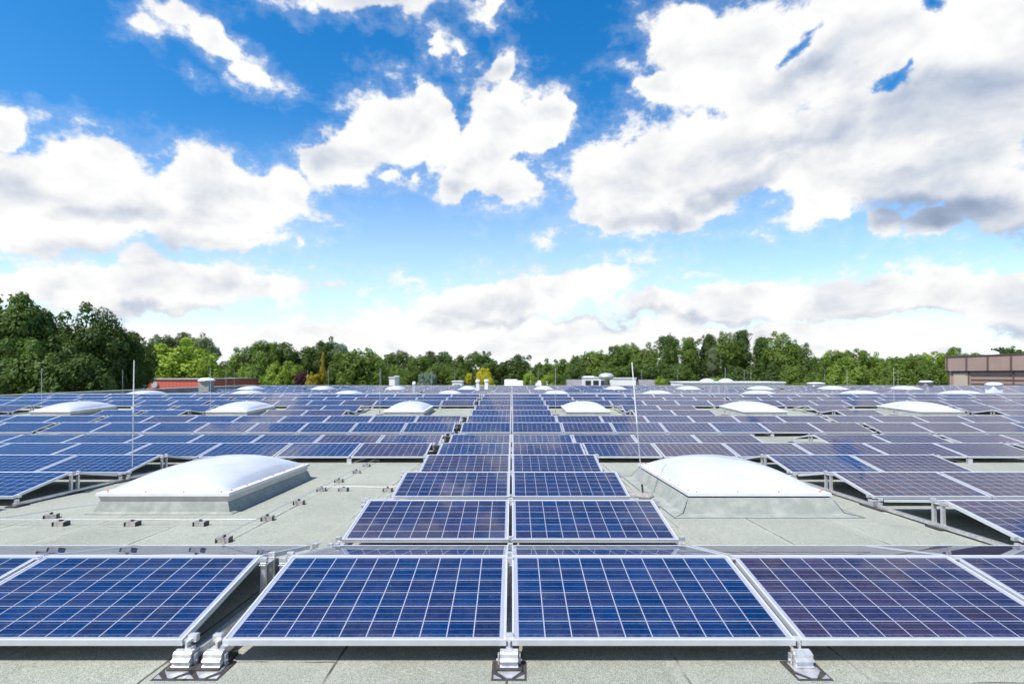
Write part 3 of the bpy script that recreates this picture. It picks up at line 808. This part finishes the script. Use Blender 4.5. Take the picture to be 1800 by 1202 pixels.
MB().lathe([(.25, 0), (.25, zat(668, 88)), (.9, zat(667.5, 88)), (1.25, zat(664, 88)), (1.25, zat(660, 88)), (1.0, zat(657.5, 88)), (.6, zat(656, 88)), (.1, zat(655.4, 88))], (0, 0, 0), 20).build('shell', STEEL, tk, smooth=True)
house(1128, 1168, 667.5, 105, 'house with a long grey tiled roof right of the white sheds', WHT, GRT, 1.5)
h = house(1168, 1214, 665.5, 108, 'wide grey-roofed house with a chimney before the right wood', WHT, GRT, 1.7)
MB().box(2.0, 3.1, .9, 2.0, zat(668, 108), zat(659, 108)).build('chimney', STEEL, h)
house(912, 962, 669, 96, 'white house with pale pink lower wall behind the centre of the roof edge', PINK, CAPW, .9)
house(890, 906, 667, 90, 'small white gable house left of the pink house', WHT, CAPW, 1.0, win=1)
house(795, 812, 671, 84, 'tiny white outbuilding left of the yellow tree', WHT, win=1)
house(684, 694, 664, 84, 'small white hut beside the light green tree', WHT, win=0)
MB().box(at(694, 84), at(702, 84), 83.6, 84.6, zat(664, 84) + .2, zat(663, 84) + .25).build('awning', CAPW, label='thin pale slanted canopy beside the white hut', cat='canopy')
house(163, 195, 658, 62, 'white building glimpsed between the dark left trees and red hall', WHT, GRT, 1.0, 6, 1)
fr = empty('far_flat_building', (0, 0, 0), label='long low building with a pale parapet beyond the right half of the roof', cat='building')
MB().box(at(1200, 80), at(1380, 80), 80, 86, 0, zat(673, 80)).build('wall', WHT, fr)
MB().box(at(1199, 80), at(1381, 80), 79.8, 86.2, zat(673, 80) + .003, zat(671, 80)).build('roof_edge', CAPW, fr)
for i, px in enumerate((1243, 1276)):
    o = MB(); o.lathe([(1.15, 0), (1.1, .12), (.8, .33), (.4, .45), (.05, .5)], (0, 0, 0), 18)
    q = o.build('roof_dome', DOME, None, smooth=True, label=['left', 'right'][i] + ' of two white domes on the long low building beyond', cat='skylight', group='domes on the far building'); q.location = (at(px, 83), 83, zat(671, 80) + .004)

# ------------------------------------------------------------------ trees
def leaf_mat(name, c1, c2, c3):
    m = bpy.data.materials.new(name); m.use_nodes = True; n = NT(m.node_tree); b = n.n['Principled BSDF']
    b.inputs['Roughness'].default_value = .6; b.inputs['Specular IOR Level'].default_value = .25
    at_ = n.new('ShaderNodeAttribute', attribute_name='leaf').outputs['Fac']
    o = n.new('ShaderNodeTexCoord').outputs['Object']
    oi = n.new('ShaderNodeObjectInfo')
    clump = n.ss(n.noise(n.v('ADD', o, n.comb(n.m('MULTIPLY', oi.outputs['Random'], 50.), 0., 0.)), .35, 4, .6), .35, .65)
    col = n.mix(clump, rgb(*c1), rgb(*c2)); col = n.mix(n.m('MULTIPLY', at_, .6), col, rgb(*c3))
    br = n.m('MULTIPLY_ADD', oi.outputs['Random'], .4, .8)
    col = n.v('SCALE', col, scale=br)
    n.l.new(col, b.inputs['Base Color'])
    tr = n.new('ShaderNodeBsdfTranslucent'); n.l.new(n.v('MULTIPLY', col, (1.25, 1.35, .6)), tr.inputs['Color'])
    mx = n.new('ShaderNodeMixShader'); mx.inputs[0].default_value = .28
    n.l.new(b.outputs[0], mx.inputs[1]); n.l.new(tr.outputs[0], mx.inputs[2]); n.l.new(mx.outputs[0], n.n['Material Output'].inputs[0])
    return m
LM = {'dark': leaf_mat('dark_leaves', (.040, .080, .018), (.078, .130, .024), (.115, .170, .032)),
      'mid': leaf_mat('mid_leaves', (.078, .135, .022), (.13, .20, .030), (.175, .25, .038)),
      'light': leaf_mat('light_leaves', (.15, .23, .022), (.22, .31, .030), (.27, .36, .04)),
      'yellow': leaf_mat('yellow_leaves', (.34, .32, .02), (.48, .43, .03), (.56, .50, .05)),
      'orange': leaf_mat('orange_leaves', (.20, .19, .018), (.34, .26, .022), (.40, .32, .035)),
      'purple': leaf_mat('purple_leaves', (.070, .020, .028), (.10, .033, .042), (.13, .05, .06)),
      'grey': leaf_mat('grey_leaves', (.12, .16, .07), (.17, .21, .10), (.21, .25, .13)),
      'blue': leaf_mat('blue_leaves', (.15, .22, .16), (.21, .28, .22), (.26, .33, .28))}
def crown_mesh(name, shape, nl, leaf, seed):
    """unit crown: radius 1, z from 0 to 2 (scaled per tree)"""
    rnd = random.Random(seed); V = []; Fc = []; A = []
    lobes = []
    if shape == 'cone':
        for i in range(60):
            z = rnd.random() ** 1.2 * 1.9; rr = (1 - z / 2) * .8; a = rnd.uniform(0, 6.28); q = rr * rnd.uniform(.4, 1)
            lobes.append((q*math.cos(a), q*math.sin(a), z + .05, .13 + .22 * (1 - z/2)))
        lobes.append((0, 0, 1.9, .09))
    else:
        for i in range(46 if shape == 'round' else 60):
            while True:
                p = Vector((rnd.uniform(-1, 1), rnd.uniform(-1, 1), rnd.uniform(-1, 1)))
                if p.length < 1: break
            p = p.normalized() * (p.length ** .5) * .76
            rz = rnd.uniform(.20, .38)
            zz = 1 + p.z * (1.0 if shape == 'round' else 1.05)
            k = 1.0 if shape == 'round' else (.72 + .35 * math.sin(zz * 1.5 + seed))
            lobes.append((p.x * k, p.y * k, zz, rz))
        for i in range(12):                        # sprays poking out of the outline
            a = rnd.uniform(0, 6.28); e = rnd.uniform(-.2, 1.4)
            lobes.append((.92*math.cos(a)*math.cos(e), .92*math.sin(a)*math.cos(e), 1 + .95 * math.sin(e), rnd.uniform(.09, .18)))
    wts = [l[3] ** 2 for l in lobes]; tot = sum(wts)
    for (lx, ly, lz, lr), w in zip(lobes, wts):
        c = rnd.random()
        for i in range(int(nl * w / tot) + 1):
            u = Vector((rnd.gauss(0, 1), rnd.gauss(0, 1), rnd.gauss(0, 1))).normalized()
            if u.z < -.25 and rnd.random() < .6: u.z = -u.z
            q = lr * (1 - .35 * rnd.random() ** 1.6) * (1 + .35 * mnoise.noise(u * 2.2 + Vector((lx, ly, lz)) * 5))
            p = Vector((lx, ly, lz)) + u * q
            nrm = (u + Vector((rnd.gauss(0, 1), rnd.gauss(0, 1), rnd.gauss(0, 1) + .6)) * .32).normalized()
            t = nrm.orthogonal().normalized(); t.rotate(Matrix.Rotation(rnd.uniform(0, 6.28), 3, nrm)); b = nrm.cross(t)
            s = leaf * rnd.uniform(.6, 1.35); k = len(V)
            V += [tuple(p - t*s), tuple(p + b*s*.55), tuple(p + t*s), tuple(p - b*s*.55)]; Fc.append((k, k+1, k+2, k+3))
            A += [max(0, min(1, .5 * c + .5 * rnd.random()))] * 4
    me = bpy.data.meshes.new(name); me.from_pydata(V, [], Fc)
    at_ = me.attributes.new('leaf', 'FLOAT', 'POINT'); at_.data.foreach_set('value', A)
    return me
def trunk_mesh(seed, bare=False):
    rnd = random.Random(seed); g = MB()
    g.tube([(0, 0, 0), (.01, .0, .35), (.02, .01, .7), (.0, .0, 1.0)], .028, 8, .018)
    for i in range(7):
        a = i * 2.4 + rnd.random(); z = .55 + i * .08
        g.tube([(0, 0, z), (.05*math.cos(a), .05*math.sin(a), z + .12), (.12*math.cos(a), .12*math.sin(a), z + .24)], .011, 5, .004)
    return g.mesh('trunk', BARK)
TR = [trunk_mesh(i) for i in range(3)]
base = {}
for sh, cnt, nl, lf in (('round', 4, 14000, .042), ('tall', 3, 14000, .039), ('cone', 2, 6000, .045)):
    for i in range(cnt): base[(sh, i)] = crown_mesh('crown', sh, nl, lf, 11 * i + len(sh))
CM = {}
def crown_for(sh, i, kind):
    key = (sh, i, kind)
    if key not in CM:
        me = base[(sh, i)].copy(); me.materials.append(LM[kind]); CM[key] = me
    return CM[key]
seen = {}
def tree(px, pyt, wpx, d, kind, shape, label, group='trees behind the roof', low=.22, cat='tree'):
    x = at(px, d); zt_ = zat(pyt, d); w = wpx * d / F / 2; i = random.randrange({'round': 4, 'tall': 3, 'cone': 2}[shape])
    r = empty('tree' if cat == 'tree' else 'shrub', (x, d, 0), random.uniform(0, 6.28), label=label, cat=cat, group=group)
    c = link('crown', crown_for(shape, i, kind), r); zb = zt_ * low; hz = min((zt_ - zb) / 2, w * (1.45 if shape != 'cone' else 3)); c.location = (0, 0, zt_ - 2 * hz); c.scale = (w * 1.02, w * 1.02, hz)
    t = link('trunk', TR[i % 3], r); t.scale = (zt_ * .8, zt_ * .8, zt_ * .72)
    return r
KN_ = {'dark': 'dark green', 'mid': 'mid green', 'light': 'bright light green', 'grey': 'grey-green', 'blue': 'blue-green'}
# (px, top y, width px, distance, colour, shape, where)
T = [
 (20,519,135,50,'dark','round','big tree at the far left edge'),(-60,515,150,52,'dark','round','big tree cut by the left picture edge'),
 (88,548,110,52,'dark','round','leafy tree second from the left edge'),(165,538,100,54,'dark','tall','tall tree left of the red hall'),
 (212,575,80,56,'dark','round','lower tree beside the tall left tree'),(240,598,60,60,'dark','round','last tree of the dark left group'),
 (40,600,130,46,'dark','round','low tree filling under the big left tree'),(130,612,110,47,'dark','round','low tree in front of the left group'),(200,635,60,58,'dark','round','low growth left of the red hall'),
 (290,586,55,108,'grey','round','tree behind the bright tree, left one'),(322,585,45,112,'grey','round','tree behind the bright tree, middle one'),(358,588,48,108,'grey','round','tree behind the bright tree, right one'),
 (318,598,120,92,'light','round','broad bright tree above the red hall'),(268,630,50,90,'light','round','low bright tree at the left end of the red hall'),(365,628,50,90,'light','round','tree above the right part of the red hall'),
 (395,633,40,150,'dark','round','far tree in the dip right of the bright tree'),
 (430,612,70,104,'mid','round','tree right of the dip'),(466,596,48,112,'mid','round','tree with a domed top above its neighbours'),(500,604,60,116,'dark','round','tree behind the yellow-green ones'),
 (545,606,50,118,'dark','round','tree left of the orange conifer top'),(578,594,48,116,'dark','round','tree peaking right of the orange conifer'),(448,636,60,98,'mid','round','rounded tree right of the red hall'),
 (500,632,70,92,'light','round','yellowish tree left of the purple shrub'),(600,604,34,100,'blue','tall','silvery tree behind the broad light tree'),
 (628,609,92,88,'mid','round','broad feathery tree right of the orange conifer'),(600,625,44,87,'mid','round','left flank of the feathery trees'),(655,622,50,88,'mid','round','right flank of the feathery trees'),
 (700,614,60,120,'dark','round','tree right of the feathery tree'),(735,622,46,118,'mid','round','tree before the pines'),(755,618,36,150,'dark','round','distant pine top left'),(780,619,36,150,'dark','round','distant pine top right'),
 (690,640,44,100,'mid','round','low tree behind the white hut'),(722,646,40,96,'mid','round','low tree right of the white hut'),(752,652,34,94,'blue','round','bluish shrub-like tree'),(775,636,50,104,'mid','round','tree left of the yellow tree'),
 (806,642,40,100,'mid','round','small tree left of the yellow tree'),(815,626,50,128,'dark','round','tree behind the yellow tree'),(845,615,58,126,'dark','round','round-topped tree above the yellow tree'),
 (882,632,44,124,'dark','round','tree right of the yellow tree'),(918,625,66,124,'dark','round','broad rounded tree at the centre'),(958,632,46,120,'mid','round','tree right of the centre'),(985,632,46,120,'mid','round','tree left of the right wood'),
 (1012,640,40,112,'dark','round','low dark tree before the right wood'),(1018,622,50,126,'dark','round','first tree of the rising wood'),
 (1045,613,56,126,'mid','round','second tree of the rising wood'),(1078,610,56,124,'dark','round','third tree of the rising wood'),(1102,601,48,126,'mid','round','rounded peak of the rising wood'),
 (1135,605,56,120,'mid','round','tree right of the rounded peak'),(1068,640,60,112,'mid','round','lower tree behind the white sheds'),(1120,635,70,110,'dark','round','lower tree right of the white sheds'),
 (1175,589,56,112,'dark','tall','tall tree at the start of the high wood'),(1212,593,56,110,'mid','tall','second tall tree of the high wood'),(1245,588,54,110,'dark','tall','third tall tree of the high wood'),
 (1275,584,50,108,'mid','tall','tall tree before the highest top'),(1305,580,50,108,'dark','tall','highest tree of the right wood'),(1340,592,48,106,'dark','tall','tall tree right of the highest one'),
 (1372,585,64,102,'mid','tall','broad tall tree with a pale top'),(1410,605,54,100,'dark','tall','last tall tree before the gap'),(1253,612,26,98,'grey','tall','slim pale tree in front of the high wood'),
 (1190,640,60,100,'dark','round','lower tree under the high wood left'),(1300,640,80,96,'dark','round','lower tree under the highest tree'),(1350,640,60,94,'dark','round','lower tree under the pale top'),
 (1392,638,56,92,'mid','round','lower tree near the end of the high wood'),(1430,655,44,86,'mid','round','low bush-like tree in the gap'),
 (1445,630,40,130,'mid','round','tree in the gap'),(1470,613,48,118,'mid','round','left of two rounded trees after the gap'),(1503,611,52,116,'mid','round','right of two rounded trees after the gap'),
 (1490,630,72,84,'mid','round','near rounded tree before the two'),(1540,622,50,116,'mid','round','tree right of the rounded pair'),(1572,624,50,118,'mid','round','tree midway to the brown building'),
 (1605,620,50,116,'mid','round','tree left of the brown building'),(1640,616,50,118,'light','round','light tree at the corner of the brown building'),(1580,640,70,90,'mid','round','lower tree midway to the brown building'),
 (1630,638,56,88,'mid','round','lower tree touching the brown building'),(1540,645,50,88,'mid','round','lower tree right of the near rounded one'),
 (1680,612,50,130,'mid','round','tree top above the brown roof, leftmost'),(1720,616,56,130,'mid','round','tree top above the brown roof, second'),(1765,606,54,130,'dark','round','tree top above the brown roof, highest'),(1805,612,50,130,'mid','round','tree top above the brown roof at the right edge'),
]
for (px, py, w, d, kd, sh, wh) in T:
    tree(px, py, w * 1.12, d, kd, sh, '%s %s' % (KN_[kd], wh), low=.12 if d < 100 else .2)
tree(568, 623, 32, 84, 'orange', 'cone', 'narrow orange-yellow conifer left of the broad feathery tree', 'garden trees behind the roof')
tree(550, 655, 26, 83, 'orange', 'round', 'low yellow-orange shrub at the foot of the conifer', 'garden trees behind the roof')
tree(530, 651, 24, 84, 'purple', 'round', 'small dark purple-leaved tree', 'garden trees behind the roof')
tree(852, 648, 36, 96, 'yellow', 'round', 'bright yellow tree left of the centre line', 'garden trees behind the roof')
tree(826, 655, 16, 95, 'yellow', 'round', 'small yellow shrub beside the bright yellow tree', 'garden trees behind the roof')
tree(831, 652, 10, 92, 'dark', 'cone', 'slim dark cypress between the yellow bushes', 'garden trees behind the roof')
tree(932, 653, 26, 90, 'light', 'round', 'round bright green bush over the pink house', 'garden trees behind the roof')
tree(963, 656, 26, 89, 'light', 'round', 'round yellow-green bush right of the pink house', 'garden trees behind the roof')
tree(978, 655, 30, 92, 'mid', 'round', 'olive bush right of the two round bushes', 'garden trees behind the roof')
for i, px in enumerate((1160, 1255, 1272, 1325, 1380)):
    tree(px, 663 - (i % 2), 26, 84 + 3 * i, 'light', 'round', 'low bright shrub in front of the right wood, %s from the left' % ['first','second','third','fourth','fifth'][i], 'low shrubs before the right wood')
def wood():
    """far belt of woodland that closes the gaps between the single trees"""
    me = base[('round', 0)]; V = []; Fc = []; A = []; rnd = random.Random(3)
    src = [v.co.copy() for v in me.vertices]; n_ = len(me.polygons)
    for i in range(46):
        px = -150 + i * 46 + rnd.uniform(-12, 12); d = rnd.uniform(150, 170); x = at(px, d); top = zat(rnd.uniform(634, 642), d); w = rnd.uniform(5.5, 7.5)
        for q in range(0, n_, 3):
            k = len(V)
            for j in range(4):
                c = src[q*4+j]; V.append((x + c.x*w, d + c.y*w, c.z*top/2))
            Fc.append((k, k+1, k+2, k+3)); A += [rnd.random()] * 4
    m2 = bpy.data.meshes.new('far_woodland'); m2.from_pydata(V, [], Fc); m2.attributes.new('leaf', 'FLOAT', 'POINT').data.foreach_set('value', A)
    m2.materials.append(LM['dark']); tag(link('far_woodland', m2), 'far belt of dark woodland behind the single trees', 'woodland', kind='stuff')
wood()
